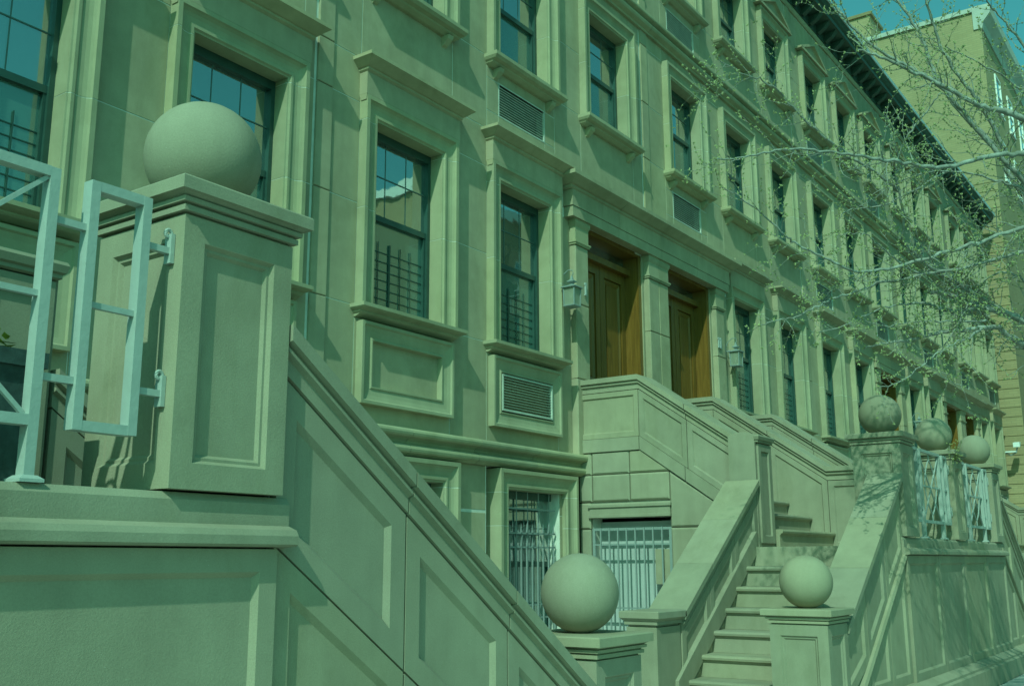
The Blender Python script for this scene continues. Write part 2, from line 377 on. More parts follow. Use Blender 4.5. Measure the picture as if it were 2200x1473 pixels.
def house(name, x0, x1, bays, door, lous, label, far=False):
    H = empty(name, ((x0+x1)/2, YF, -1.7), label, 'house', 'houses of the stone row')
    Z1, Z2, Z3 = (2.79, 5.03), (6.82, 8.70), (10.46, 12.12)
    hw = .85
    dsgn = 1 if door == bays[-1] else -1
    dx0, dx1 = (x1-2.95 if dsgn > 0 else x0), (x1 if dsgn > 0 else x0+2.95)
    back = MB(); FB, BB = F(-.004), F(-.6)
    cols = []; cur = x0
    for b in bays:
        cols.append(('p', cur, b-hw)); cols.append(('w', b-hw, b+hw)); cur = b+hw
    cols.append(('p', cur, x1))
    def blk(a, b, z0, z1, mat='stone', bev=.003, d=0., gx=.005):
        if b-a < .04 or z1-z0 < .04: return
        MB().chamfer(a+gx, b-gx, F(d), F(-.05), z0+.005, z1-.005, bev).build('stone_block', mat, H)
    for kind, a, b in cols:
        inside = a >= dx0-.3 and b <= dx1+.3 and (min(b, dx1)-max(a, dx0)) > .02
        lo = 5.05 if inside else 1.48
        if kind == 'p':
            back.box(a, b, FB, BB, -1.7 if not inside else 5.0, 13.9)
            zz = [z for z in (1.48, 2.79, 3.98, 5.2, 5.75, 6.82, 7.86, 8.96, 9.24) if z >= lo-.3]
            if inside: zz[0] = 5.66
            if kind == 'p' and inside: zz = [5.66, 6.82, 7.86, 8.96, 9.24]
            if b > x1-.01:
                for p, q in zip((zz[:-1]+[9.5, 10.46, 11.4, 12.4]), (zz[1:]+[10.46, 11.4, 12.4, 13.28])): blk(x1-.25, b, p, q, 'stone', .008, .022)
                b2 = x1-.275
            else: b2 = b
            for p, q in zip(zz, zz[1:]): blk(a, b2, p, q)
            for p, q in zip((9.5, 10.46, 11.4, 12.4), (10.46, 11.4, 12.4, 13.28)): blk(a, b2, p, q)
            if inside and ((dsgn > 0 and a < dx0+.3) or (dsgn < 0 and b > dx1-.3)):
                c_ = (x1-1.33-.92-.42) if dsgn > 0 else (x0+1.33+.92+.42)
                ia, ib = (a, c_-.004) if dsgn > 0 else (c_+.004, b)
                back.box(ia, ib, FB, BB, -1.7, 5.0)
                for p, q in zip((-1.7, -.92, -.14, .62, 1.48, 2.79, 3.98), (-.92, -.14, .62, 1.47, 2.79, 3.98, 5.02)): blk(ia, ib, p, q)
            if not inside:
                bz = [-1.7, -.92, -.14, .62, 1.21]
                for p, q in zip(bz, bz[1:]): blk(a, b, p, q, 'stone', .018)
        else:
            xc = (a+b)/2; L = xc in lous
            if not inside:
                back.box(a, b, FB, BB, 1.19, Z1[0]-.01); blk(a, b, 1.48, Z1[0]-.02)
                top = Z1[1]+.25
            else: top = 5.66
            for (u0, u1) in ((top, Z2[0]), (Z2[1]+.25, 9.24), (9.5, Z3[0]), (Z3[1]+.25, 13.28)):
                lv = L and ((u0 == top) or (u0 == 9.5))
                if not lv:
                    back.box(a, b, FB, BB, u0-.02, u1+.02); blk(a, b, u0, u1-.02)
                else:
                    c0, c1 = ((6.04, 6.50) if u0 == top else (9.72, 10.14)); q0, q1 = xc-.56, xc+.56
                    back.box(a, q0, FB, BB, u0-.02, u1+.02); back.box(q1, b, FB, BB, u0-.02, u1+.02)
                    back.box(q0, q1, FB, BB, u0-.02, c0); back.box(q0, q1, FB, BB, c1, u1+.02)
                    zz = [u0, c0-.01, c1+.01, u1-.02]
                    for p, q in zip(zz, zz[1:]): blk(a, q0-.02, p, q); blk(q1+.02, b, p, q)
                    blk(q0-.02, q1+.02, u0, c0-.02); blk(q0-.02, q1+.02, c1+.02, u1-.02)
                    louver(q0, q1, c0, c1, H)
    back.build('wall', 'mortar', H)
    # string course, belt course, in pieces
    def course(prof, za, zb, n, xa, xb, nm, mat):
        for i in range(n):
            p, q = xa+(xb-xa)*i/n+.004, xa+(xb-xa)*(i+1)/n-.004
            MB().loft([[(x, F(d), z) for d, z in prof] for x in (p, q)]).build(nm, mat, H)
    course([(-.05, 9.22), (.05, 9.22), (.06, 9.25), (.13, 9.29), (.15, 9.33), (.15, 9.355), (.10, 9.37), (.10, 9.40), (.18, 9.43), (.19, 9.45), (.19, 9.485), (.17, 9.50), (-.05, 9.53)], 0, 0, 3, x0, x1, 'string_course', 'trim')
    roll = lambda zc, d0, r: [(d0+r*math.cos(t), zc+r*math.sin(t)) for t in [math.pi*(-.5+k/6) for k in range(7)]]
    bx0, bx1 = (x0, dx0+.46) if dsgn > 0 else (dx1-.46, x1)
    course([(-.05, 1.19), (.06, 1.19)]+roll(1.262, .09, .05)+[(.05, 1.325), (.06, 1.36), (.09, 1.385)]+roll(1.442, .13, .048)+[(.10, 1.495), (-.05, 1.505)], 0, 0, 4, bx0, bx1, 'belt_stone', 'trim')
    # basement windows
    for b in bays:
        if b == door: continue
        off = .24*dsgn if abs(b-bays[1]) < .01 else 0.
        w = window(H, b+off, -1.1, .92, 'base', [-.2, .45], ex=.08)
        gr = MB(); xc = b+off
        for z in (.69, .37, .19, -.55, -.72): gr.bar((xc-.58, F(-.06), z), (xc+.58, F(-.06), z), .022, .02, (0, 1, 0))
        for k in range(9):
            x = xc-.52+k*.13
            gr.bar((x, F(-.045), -1.0), (x, F(-.045), .10), .018, .018)
            if k % 2: gr.bar((x+.065, F(-.075), -1.0), (x+.065, F(-.075), .95), .012, .012)
            for z in (.10, .20, .38): gr.loft([rect(x, F(-.045), .011, .008, z), rect(x, F(-.045), .001, .001, z+.12)])
        gr.build('grille', 'bars', w)
    # windows
    for b in bays:
        L = b in lous
        if b != door: window(H, b, *Z1, 'parlour', [3.92], L)
        window(H, b, *Z2, 'upper', [7.72], L)
        window(H, b, *Z3, 'top', [11.3], L)
    # doorway
    dc = (x1-1.33) if dsgn > 0 else (x0+1.33)
    o0, o1 = dc-.92, dc+.92
    dr = .28; yb = F(-dr)
    fr = MB().box(o0, o0+.09, F(-.02), yb+.1, 1.56, 5.02); fr.box(o1-.09, o1, F(-.02), yb+.1, 1.56, 5.02)
    fr.box(o0+.09, o1-.09, yb-.10, yb+.1, 4.66, 4.76); fr.box(o0+.09, o1-.09, F(-.02), yb+.1, 4.96, 5.03); fr.box(o0+.09, o1-.09, F(-.03), yb+.1, 1.50, 1.57)
    D = fr.build('doorway', 'wood', H)
    MB().box(o0+.09, o1-.09, yb+.02, yb+.04, 4.76, 4.96).build('transom_pane', 'glass', D)
    mid = (o0+o1)/2
    for a, b in ((o0+.09, mid-.006), (mid+.006, o1-.09)):
        m = MB(); yy = yb
        fn = lambda u, v, dep: (u, yy+dep, v)
        m.box(a, b, yy+.04, yy+.06, 1.57, 4.66)
        m.box(a, a+.13, yy, yy+.04, 1.57, 4.66); m.box(b-.13, b, yy, yy+.04, 1.57, 4.66)
        for z0, z1 in ((1.57, 1.80), (2.55, 2.72), (4.50, 4.66)): m.box(a+.13, b-.13, yy+.002, yy+.04, z0, z1)
        lf = m.build('door_leaf', 'wood', D)
        for z0, z1 in ((1.80, 2.55), (2.72, 4.50)):
            MB().framed([(a+.135, z0+.005), (b-.135, z0+.005), (b-.135, z1-.005), (a+.135, z1-.005)], fn, [(0, .03), (.03, .012), (.045, .012), (.10, .035), (.101, .02)], .045).build('door_panel', 'wood', lf)
    hx = mid+.07
    MB().box(hx-.03, hx+.03, yb-.02, yb, 2.30, 2.52).tube([(hx, yb-.02, 2.33), (hx, yb-.07, 2.35), (hx, yb-.07, 2.47), (hx, yb-.02, 2.49)], .012).build('door_handle', 'black', D)
    pl = MB()
    # pilasters and entablature
    for k, (p, q) in enumerate(((o0-.42, o0-.06), (o1+.06, o1+.42))):
        q2 = (min(q, x1-.003) if dsgn > 0 else q); p2 = (max(p, x0+.003) if dsgn < 0 else p)
        for z0, z1 in ((1.48, 2.6), (2.6, 3.72), (3.72, 4.62)):
            MB().chamfer(p2, q2, F(.10), F(-.2), z0+.004, z1-.004, .012).build('pilaster_stone', 'stone', H)
        xc_, w_ = (p2+q2)/2, (q2-p2)/2
        e0 = .0 if (q2 == x1-.003 or p2 == x0+.003) else .03
        MB().loft([[(p2-.0-s*(p2 != x0+.003), F(-.05), z), (q2+s*(q2 != x1-.003), F(-.05), z), (q2+s*(q2 != x1-.003), F(.10+s), z), (p2-s*(p2 != x0+.003), F(.10+s), z)]
                   for z, s in ((4.62, .0), (4.625, .02), (4.64, .02), (4.655, .035), (4.68, .035), (4.69, .005), (4.90, .005), (4.93, .02), (4.96, .03), (5.02, .03))]).build('capital_stone', 'trim', H)
        MB().box(p2+(.36 if k == 0 else -.06), q2+(.06 if k == 0 else -.36), F(.0), F(-.3), 1.48, 5.02).build('jamb_stone', 'stone', H)
    e0, e1 = (o0-.62, x1) if dsgn > 0 else (x0, o1+.62)
    if abs(e1-x1) < 1e-6: e1 -= .002
    if abs(e0-x0) < 1e-6: e0 += .002
    back2 = MB().box(e0+.02, e1-.02, F(0), F(-.5), 5.03, 5.68).build('lintel_core', 'mortar', H)
    n = 2
    for i in range(n):
        p, q = e0+(e1-e0)*i/n+(.004 if i else 0), e0+(e1-e0)*(i+1)/n-(.004 if i < n-1 else 0)
        lft = (dsgn > 0 and i == 0); rgt = (dsgn < 0 and i == n-1)
        MB().box(p+(.05 if lft else 0), q-(.05 if rgt else 0), F(.16), F(.001), 5.02, 5.176).build('architrave_stone', 'stone', H)
        MB().box(p+(.03 if lft else 0), q-(.03 if rgt else 0), F(.17), F(.001), 5.182, 5.43).build('frieze_stone', 'stone', H)
        MB().loft([[(p-s*lft, F(.0), z), (q+s*rgt, F(.0), z), (q+s*rgt, F(.17+s), z), (p-s*lft, F(.17+s), z)] for z, s in
                   ((5.43, 0), (5.45, .025), (5.48, .025), (5.49, .06), (5.52, .10), (5.56, .16), (5.58, .185), (5.64, .185), (5.67, -.02))]).build('lintel_stone', 'stone', H)
    # cornice
    MB().loft([[(x, F(d), z) for d, z in ((-.05, 13.28), (.03, 13.28), (.06, 13.33), (.06, 13.37), (.03, 13.39), (.03, 13.46), (-.05, 13.46))] for x in (x0, x1)]).build('frieze_moulding', 'stone', H)
    cn = MB().loft([[(x, F(d), z) for d, z in ((-.3, 13.46), (.05, 13.46), (.06, 13.70), (.44, 13.74), (.45, 13.82), (.50, 13.86), (.57, 13.95), (-.3, 14.02))] for x in (x0, x1)]).build('cornice', 'cornice', H)
    nb = 13
    for i in range(nb):
        x = x0+(x1-x0)*(i+.5)/nb
        MB().loft([[(x-.08, F(.055), 13.49), (x+.08, F(.055), 13.49), (x+.08, F(.10), 13.48), (x-.08, F(.10), 13.48)],
                   [(x-.08, F(.055), 13.60), (x+.08, F(.055), 13.60), (x+.08, F(.26), 13.58), (x-.08, F(.26), 13.58)],
                   [(x-.09, F(.055), 13.705), (x+.09, F(.055), 13.705), (x+.09, F(.40), 13.735), (x-.09, F(.40), 13.735)]]).build('bracket', 'cornice', cn)
    MB().box(x0, x1, F(.60), F(.50), 13.952, 14.06).build('gutter', 'gutter', cn)
    MB().box(x0, x1, F(.49), F(-9), 13.955, 14.0).build('roof', 'cornice', H)
    MB().box(x0+.01, x1-.01, F(-.62), F(-9), -1.7, 13.94).build('rear_mass', 'dark', H)
    # party joint
    return H
P2 = 15.30
house('row_house', 0.0, 7.65, [1.45, 3.90, 6.35], 1.45, {3.90}, 'stone row house behind the railing and large ball, at the near end of the row')
house('row_house', 7.65, 15.30, [8.95, 11.40, 13.85], 13.85, {11.40}, 'stone row house with the nearer oak door and a louvre under its parlour window')
house('row_house', 15.30, 22.95, [16.75, 19.20, 21.65], 16.75, {16.75}, 'stone row house with the farther oak door, sharing the middle stoop')
house('row_house', 22.95, 30.50, [24.30, 26.75, 29.15], 29.15, {24.30, 29.15}, 'stone row house partly veiled by the budding branches, fourth along the row')
house('row_house', 30.50, 37.85, [31.85, 34.15, 36.45], 36.45, {34.15}, 'distant stone row house second from the brick tower')
house('row_house', 37.85, 45.20, [39.25, 41.60, 43.95], 39.25, {39.25, 43.95}, 'farthest stone row house against the yellow brick tower')
# ------------------------------------------------------------------ stoops
COPE = [(.05, 0), (.05, -.07), (.012, -.076), (.012, -.094), (.03, -.099), (.03, -.114), (0, -.128), (0, -.198)]
def cope_ring(c, hw, fn):                              # closed section: offset across, drop
    L = [(-hw-o, d) for o, d in COPE]; Rr = [(hw+o, d) for o, d in COPE][::-1]
    return [fn(a, d) for a, d in ([(0, .012)]+L+Rr)] if False else [fn(a, d) for a, d in (L+Rr)]
def cope_path(path, hw, fn):                           # path of (s, z); fn(s, across, z)
    m = MB(); m.loft([[fn(s_, a, z+d) for a, d in [(-hw-o, dd) for o, dd in COPE]+[(hw+o, dd) for o, dd in COPE][::-1]] for s_, z in path]); return m
PAN = [(0, 0), (.10, 0), (.124, .026)]
def pillar_body(cx, cy, h, z0, z1, pm=(.10, .10)):
    m = MB(); st = [(.10, 0), (.113, .018), (.125, .018), (.137, .032)]
    for sx, sy in ((0, -1), (0, 1), (-1, 0), (1, 0)):
        if sy: fn = lambda u, v, d, sy=sy: (cx+u, cy+sy*(h-d), v)
        else: fn = lambda u, v, d, sx=sx: (cx+sx*(h-d), cy+u, v)
        P = ccw([(-h, z0), (h, z0), (h, z1), (-h, z1)])
        rings = [[fn(u, v, 0) for u, v in P]]+[[fn(u, v, d) for u, v in inset(P, i)] for i, d in st]
        m.loft(rings, caps=False); o = len(m.v)-4; m.f.append((o, o+1, o+2, o+3))
    b = len(m.v); m.v += rect(cx, cy, h, h, z1)+rect(cx, cy, h, h, z0); m.f += [(b, b+1, b+2, b+3), (b+7, b+6, b+5, b+4)]
    return m
def pillar(T, cx, cy, z0, z1, h=.283, r=.25, nm='pillar'):
    zc = z1-.14
    p = pillar_body(cx, cy, h, z0+.005, zc).build(nm, 'stoop', T)
    steps = [(zc+.002, -.014), (zc+.012, -.014), (zc+.012, .016), (zc+.034, .016), (zc+.036, .002), (zc+.046, .004), (zc+.046, .028), (zc+.064, .030), (zc+.066, .016), (zc+.074, .03), (zc+.080, .045), (zc+.082, .062), (z1-.008, .062), (z1, .055)]
    MB().loft([rect(cx, cy, h+s, h+s, z) for z, s in steps]).build('cap_stone', 'stoop', p)
    MB().ball((cx, cy, z1+r-.006), r).build('ball', 'stoop', p, smooth=True)
    return p
def stoop(S, sides, NU, name, label, ulo, strip, post=True):
    T = empty(name, (S, 4.5, -1.7), label, 'stoop', 'stone stoops')
    sl_ = .69
    Zt = lambda u: 1.03-sl_*(u-2.85)
    Zr = lambda u: .05-sl_*(u-2.92)
    YB0, YB1 = 3.35, 3.66
    for sg in sides:
        X = lambda u: S+sg*u
        NUs = NU[sg]
        # upper pillar and newel
        pillar(T, X(2.59), 3.58, .27, 1.49)
        pillar(T, X(NUs), 3.58, -1.36, -.44, .278, .25, 'newel')
        MB().loft([rect(X(NUs), 3.58, .33, .33, -1.7), rect(X(NUs), 3.58, .33, .33, -1.42), rect(X(NUs), 3.58, .29, .29, -1.37)]).build('newel_base', 'stoop', T)
        # sloping street parapet
        ue = NUs-.28; u0 = 2.88
        core = [(u0, Zt(u0)-.199), (ue, Zt(ue)-.199), (ue, -1.7), (u0, -1.7)]
        fy = lambda u, v, y: (X(u), y, v)
        MB().prism(core, fy, YB0+.04, YB1-.04).build('parapet_core', 'mortar', T)
        nb = 3; us = [u0+(ue-u0)*i/nb for i in range(nb+1)]
        for i in range(nb):
            a, b = us[i]+.006, us[i+1]-.006
            za = lambda u: Zt(u)-.208
            lo = lambda u: max(Zr(u)+.006, -1.345)
            P = [(a, za(a)), (b, za(b)), (b, lo(b)), (a, lo(a))]
            fs = lambda u, v, d: (X(u), YB0+d, v)
            MB().framed(P, fs, PAN, .06).build('panel_slab', 'stoop', T)
            fi = lambda u, v, d: (X(u), YB1-d, v)
            MB().framed(P, fi, PAN, .06).build('panel_slab', 'stoop', T)
            lo2 = lambda u: Zr(u)-.006
            if lo2(a) > -1.25:
                uz = 2.92+(.05+1.345)/sl_
                if lo2(b) > -1.30: Q = [(a, lo2(a)), (b, lo2(b)), (b, -1.345), (a, -1.345)]
                else: Q = [(a, lo2(a)), (uz-.012, -1.337), (a, -1.345)]
                pn = PAN if len(Q) == 4 else [(0, 0), (.08, 0), (.10, .03)]
                MB().framed(Q, fs, pn, .06).build('panel_slab', 'stoop', T)
            fc = lambda s_, a_, z: (X(s_), 3.49+a_, z)
            cope_path([(us[i]+.005, Zt(us[i]+.005)), (us[i+1]-.005, Zt(us[i+1]-.005))], .155, fc).build('coping_stone', 'stoop', T)
        if strip:
            m = MB(); ua, ub = 2.75, 2.92+(.05+1.34)/sl_
            m.loft([[(X(u), y, Zr(u)+dz) for y, dz in ((YB0+.03, -.035), (YB0-.035, -.035), (YB0-.045, -.015), (YB0-.03, .03), (YB0+.03, .035))] for u in (ua, ub)])
            m.build('rail_strip', 'stoop', T)
        MB().loft([[(X(u), y, z) for y, z in ((3.5, -1.7), (3.17, -1.7), (3.17, -1.45), (3.20, -1.43), (3.20, -1.40), (3.26, -1.37), (3.30, -1.345), (3.5, -1.34))] for u in (2.88, NUs-.30)]).build('plinth_stone', 'stoop', T)
        # inner parapet
        YI0, YI1 = 5.10, 5.46; ui0, ui1 = 2.88, 5.12
        MB().prism([(ui0, Zt(ui0)-.199), (ui1, Zt(ui1)-.199), (ui1, -1.7), (ui0, -1.7)], fy, YI0+.058, YI1-.058).build('parapet_core', 'mortar', T)
        us2 = [ui0+(ui1-ui0)*i/3 for i in range(4)]
        for i in range(3):
            a, b = us2[i]+.006, us2[i+1]-.006; za = lambda u: Zt(u)-.208
            bl = lambda u: max(Zt(u)-1.02, -1.68)
            P = [(a, za(a)), (b, za(b)), (b, bl(b)), (a, bl(a))]
            MB().framed(P, lambda u, v, d: (X(u), YI0+d, v), PAN, .06).build('panel_slab', 'stoop', T)
            MB().framed(P, lambda u, v, d: (X(u), YI1-d, v), PAN, .06).build('panel_slab', 'stoop', T)
            cope_path([(us2[i]+.003, Zt(us2[i]+.003)), (us2[i+1]-.003, Zt(us2[i+1]-.003))], .18, lambda s_, a_, z: (X(s_), 5.28+a_, z)).build('coping_stone', 'stoop', T)
        bx = sorted((X(5.13), X(5.70)))
        bb = MB(); cx = (bx[0]+bx[1])/2; hx = (bx[1]-bx[0])/2
        bb = MB().loft([rect(cx, 5.28, hx-.02, .175, z) for z in (-1.7, -.66)]).build('end_block', 'stoop', T)
        MB().loft([rect(cx, 5.28, hx+s, .19+s, z) for z, s in ((-.655, -.03), (-.64, -.03), (-.635, 0), (-.60, 0), (-.595, .012), (-.575, .03), (-.57, .04), (-.51, .04), (-.50, .03))]).build('cap_stone', 'stoop', bb)
        # lower flight
        for k in range(1, 8):
            un, zn = 3.06+.335*k, .17-.232*k
            P = [(un-.40, zn), (un-.03, zn), (un-.008, zn-.006), (un, zn-.025), (un-.006, zn-.048), (un-.03, zn-.056), (un-.035, zn-.072), (un-.045, zn-.076), (un-.045, zn-.23), (un-.40, zn-.23)]
            MB().prism(P, fy, YB1+.004, YI0+.03).build('step', 'stoop', T)
        MB().prism([(2.9, -.07), (3.06+.335*7-.1, .17-.232*7-.25), (5.2, -1.7), (2.9, -1.7)], fy, YB1+.01, YI0+.02).build('stair_core', 'stoop', T)
        # skirting beside the steps on the inner parapet
        MB().prism([(3.02, .36), (3.02, .1), (5.30, -1.47), (5.30, -1.21)], fy, YI0-.035, YI0+.03).build('skirting', 'stoop', T)
        # side wall of the upper flight
        xo, xi = 2.70, 2.30
        fx = lambda y, z, u: (X(u), y, z)
        topl = [(7.86, 2.57), (6.83, 2.57), (5.44, 1.61)]
        zt2 = lambda y: 2.57 if y > 6.83 else 2.57-sl_*(6.83-y)
        c2 = lambda y: zt2(y)-.199
        win = (sg < 0)
        if win:
            MB().prism([(7.84, .60), (7.84, c2(7.84)), (6.83, c2(6.83)), (5.40, c2(5.40)), (5.40, .60)], fx, xo-.068, xi+.058).build('side_core', 'mortar', T)
            MB().prism([(6.41, .60), (6.41, -1.7), (5.40, -1.7), (5.40, .60)], fx, xo-.068, xi+.058).build('side_core', 'mortar', T)
            MB().prism([(7.84, .60), (7.84, -1.7), (7.66, -1.7), (7.66, .60)], fx, xo-.068, xi+.058).build('side_core', 'mortar', T)
        else:
            MB().prism([(7.84, -1.7), (7.84, c2(7.84)), (6.83, c2(6.83)), (5.40, c2(5.40)), (5.40, -1.7)], fx, xo-.068, xi+.058).build('side_core', 'mortar', T)
        fo = lambda y, z, d: (X(xo-d), y, z)
        fin = lambda y, z, d: (X(xi+d), y, z)
        PN = [(0, 0), (.07, 0), (.085, .022)]
        bands = []
        y1s = [(7.84, 6.845), (6.835, 6.12), (6.11, 5.42)]
        pb = lambda y: (1.71 if y > 6.83 else 1.71-sl_*(6.83-y))
        for (p, q) in y1s:
            P = [(p, zt2(p)-.208), (p, pb(p)), (q, pb(q)), (q, zt2(q)-.208)]
            MB().framed(P, fo, PN, .07).build('panel_slab', 'stoop', T); MB().framed(P, fin, PN, -.0+.06).build('panel_slab', 'stoop', T)
        bd = lambda y: pb(y)-.19
        for (p, q) in ((7.84, 6.845), (6.835, 6.16), (6.15, 5.42)):
            MB().prism([(p, pb(p)-.006), (q, pb(q)-.006), (q, bd(q)), (p, bd(p))], fx, xo+.012, xo-.06).build('band_stone', 'stoop', T)
        # rusticated blocks under the band
        def rust(P):
            MB().framed(P, lambda y, z, d: (X(xo-.005-d), y, z), [(0, .018), (.022, 0)], .07).build('stone_block', 'stoop', T)
        gq = .006
        lim = lambda y: bd(y)-.006
        rows = [(1.20, 1.515), (.82, 1.195)]
        cuts = [(7.84, 7.63), (7.62, 7.025), (7.015, 6.415)]
        for z0, z1 in rows:
            for p, q in cuts:
                a, b = min(z1, lim(p)), min(z1, lim(q))
                if z1 > lim(q)+.01: P = [(p, z0+gq), (p, a), (6.83, lim(6.83)), (6.83-(lim(6.83)-z0-gq)/sl_, z0+gq)]
                else: P = [(p, z0+gq), (p, a), (q, b), (q, z0+gq)]
                rust(P)
        rust([(6.405, .45), (6.405, min(1.195, lim(6.405))), (5.42+.15, lim(5.57)), (5.57, .45)])
        rust([(6.405, -.35), (6.405, .44), (5.57, .44), (5.57, -.35)]); rust([(6.405, -1.68), (6.405, -.36), (5.57, -.36), (5.57, -1.68)])
        rust([(7.84, .45), (7.84, .81), (7.66, .81), (7.66, .45)]); rust([(7.84, -.35), (7.84, .44), (7.66, .44), (7.66, -.35)]); rust([(7.84, -1.68), (7.84, -.36), (7.66, -.36), (7.66, -1.68)])
        MB().loft([[(X(u), y0, z), (X(xo-.1), y0, z), (X(xo-.1), y1, z), (X(u), y1, z)] for z, u, y0, y1 in
                   ((.595, xo+.0, 7.66, 6.40), (.60, xo+.03, 7.67, 6.39), (.635, xo+.03, 7.67, 6.39), (.64, xo+.012, 7.66, 6.40), (.735, xo+.012, 7.66, 6.40), (.74, xo+.035, 7.68, 6.38), (.775, xo+.035, 7.68, 6.38), (.80, xo, 7.66, 6.40))]).build('lintel_stone', 'stoop', T)
        if win:
            gr = MB(); xg = X(xo-.06)
            for z in (.44, .23, -.62): gr.bar((xg, 6.42, z), (xg, 7.65, z), .035 if z > .4 else .022, .025, (1, 0, 0))
            for y in (6.435, 7.63): gr.bar((xg, y, -1.6), (xg, y, .45), .04, .03, (1, 0, 0))
            for i in range(1, 9):
                y = 6.42+1.23*i/9; gr.bar((xg-.02, y, -1.6), (xg-.02, y, .46), .02, .02, (1, 0, 0))
            gr.build('grille', 'bars', T)
            MB().box(X(xo)+.30, X(xo)+.36, 6.2, 7.8, -1.7, .55).build('inner_board', 'board', T)
        # coping of the side wall
        fcp = lambda s_, a_, z: (X(2.5)+a_, s_, z)
        for p in ([(7.845, 2.57), (6.83, 2.57), (6.13, zt2(6.13))], [(6.12, zt2(6.12)), (5.45, zt2(5.45))]):
            cope_path(p, .20, fcp).build('coping_stone', 'stoop', T)
        # post at the foot of the side wall
        a, b = sorted((X(2.35), X(2.86)))
        n_ = 8; top = [(5.10+.36*i/n_, 1.585+.045*math.sin(math.pi*i/n_)) for i in range(n_+1)]
        pst = MB().loft([[(x, y, z) for y, z in [(5.10, .17)]+top+[(5.46, .17)]] for x in (a, b)]).build('post', 'stoop', T)
        MB().framed([(a+.05, .22), (b-.03, .22), (b-.03, 1.47), (a+.05, 1.47)], lambda u, v, d: (u, 5.07+d, v), [(0, 0), (.09, 0), (.10, .02)], .028).build('post_panel', 'stoop', pst)
        MB().loft([[(a+.02-s, 5.1, z), (b-.02+s, 5.1, z), (b-.02+s, 5.07-s, z), (a+.02-s, 5.07-s, z)] for z, s in ((1.48, 0), (1.49, .015), (1.51, .015), (1.52, .03), (1.56, .04), (1.58, .03))]).build('post_cap', 'stoop', pst)
        # upper flight
        xa, xb = sorted((X(xi+.002), X(.20)))
        for k in range(5):
            yn, zn = 5.0+.335*k, .402+.232*k
            P = [(yn+.42, zn), (yn+.03, zn), (yn+.008, zn-.006), (yn, zn-.025), (yn+.006, zn-.048), (yn+.03, zn-.056), (yn+.035, zn-.072), (yn+.045, zn-.076), (yn+.045, zn-.23), (yn+.42, zn-.23)]
            MB().loft([[(x, y, z) for y, z in ccw(P)] for x in (xa+.004, xb-.004)]).build('step', 'stoop', T)
        MB().box(xa, xb, 6.675, 7.84, 1.36, 1.56).build('door_landing', 'stoop', T)
    # middle wall of the upper flights
    zt3 = lambda y: 2.57 if y > 6.83 else max(1.36, 2.57-sl_*(6.83-y))
    yk = 6.83-(2.57-1.36)/sl_
    fx2 = lambda y, z, u: (S+u, y, z)
    MB().prism([(7.84, -1.7), (7.84, 2.37), (6.83, 2.37), (yk, 1.16), (3.88, 1.16), (3.88, -1.7)], fx2, -.142, .142).build('middle_core', 'mortar', T)
    cuts = [(7.84, 6.845), (6.835, 5.95), (5.94, yk+.005), (yk-.005, 3.88)]
    for sg2 in (-1, 1):
        fm = lambda y, z, d: (S+sg2*(.20-d), y, z)
        for p, q in cuts:
            lo = lambda y: max(.18, zt3(y)-1.42)
            P = [(p, zt3(p)-.208), (p, lo(p)), (q, lo(q)), (q, zt3(q)-.208)]
            MB().framed(P, fm, [(0, 0), (.08, 0), (.095, .022)], .06).build('panel_slab', 'stoop', T)
    for p in ([(7.845, 2.57), (6.83, 2.57), (5.95, zt3(5.95))], [(5.94, zt3(5.94)), (yk, 1.36), (3.88, 1.36)]):
        cope_path(p, .20, lambda s_, a_, z: (S+a_, s_, z)).build('coping_stone', 'stoop', T)
    # lower landing, street wall
    uh = 3.06 if 1 in sides else .3
    ul = 3.06 if -1 in sides else ulo
    MB().prism([(-ul if ul > 0 else ul, .17), (uh, .17), (uh, -.06), (-ul, -.06)], lambda u, v, y: (S+u, y, v), YB1, 5.10).build('landing', 'stoop', T)
    MB().box(S-min(ul, 2.6), S+min(uh, 2.6), 5.04, 6.7, -.3, .165).build('landing_core', 'stoop', T)
    pillar(T, S, 3.58, .27, 1.49)
    wa, wb = S-(2.88 if -1 in sides else ulo), S+(2.88 if 1 in sides else .3)
    MB().box(wa, wb, 3.42, 3.66, -1.7, .06).build('wall_core', 'mortar', T)
    n = max(1, round((wb-wa)/1.44)); w = (wb-wa)/n
    for i in range(n):
        a, b = wa+i*w+.006, wa+(i+1)*w-.006
        MB().framed([(a, -1.345), (b, -1.345), (b, .055), (a, .055)], lambda u, v, d: (u, 3.315+d, v), [(0, 0), (.09, 0), (.112, .024)], .08).build('panel_slab', 'stoop', T)
        a2, b2 = (a if i else wa-.06), (b if i < n-1 else wb+.06)
        MB().loft([[(x, y, z) for y, z in ((3.66, .268), (3.345, .266), (3.325, .238), (3.325, .150), (3.275, .132), (3.262, .108), (3.262, .074), (3.275, .066), (3.36, .060), (3.66, .060))] for x in (a2, b2)]).build('wall_coping', 'stoop', T)
        MB().loft([[(x, y, z) for y, z in ((3.5, -1.7), (3.17, -1.7), (3.17, -1.45), (3.20, -1.43), (3.20, -1.40), (3.26, -1.37), (3.30, -1.345), (3.5, -1.34))] for x in (a-.002, b+.002)]).build('plinth_stone', 'stoop', T)
    return T
stoop(0.135, (1,), {1: 5.68}, 'stone_stoop', 'stone stoop with the largest ball, cut off by the frame beside the railing', .6, False)
stoop(15.45, (-1, 1), {-1: 5.51, 1: 5.51}, 'stone_stoop', 'double stone stoop with visible flight of steps and three balls in a row', 3.0, True)
stoop(30.65, (-1,), {-1: 5.51}, 'stone_stoop', 'distant stone stoop glimpsed past the farthest ball', 3.0, True)
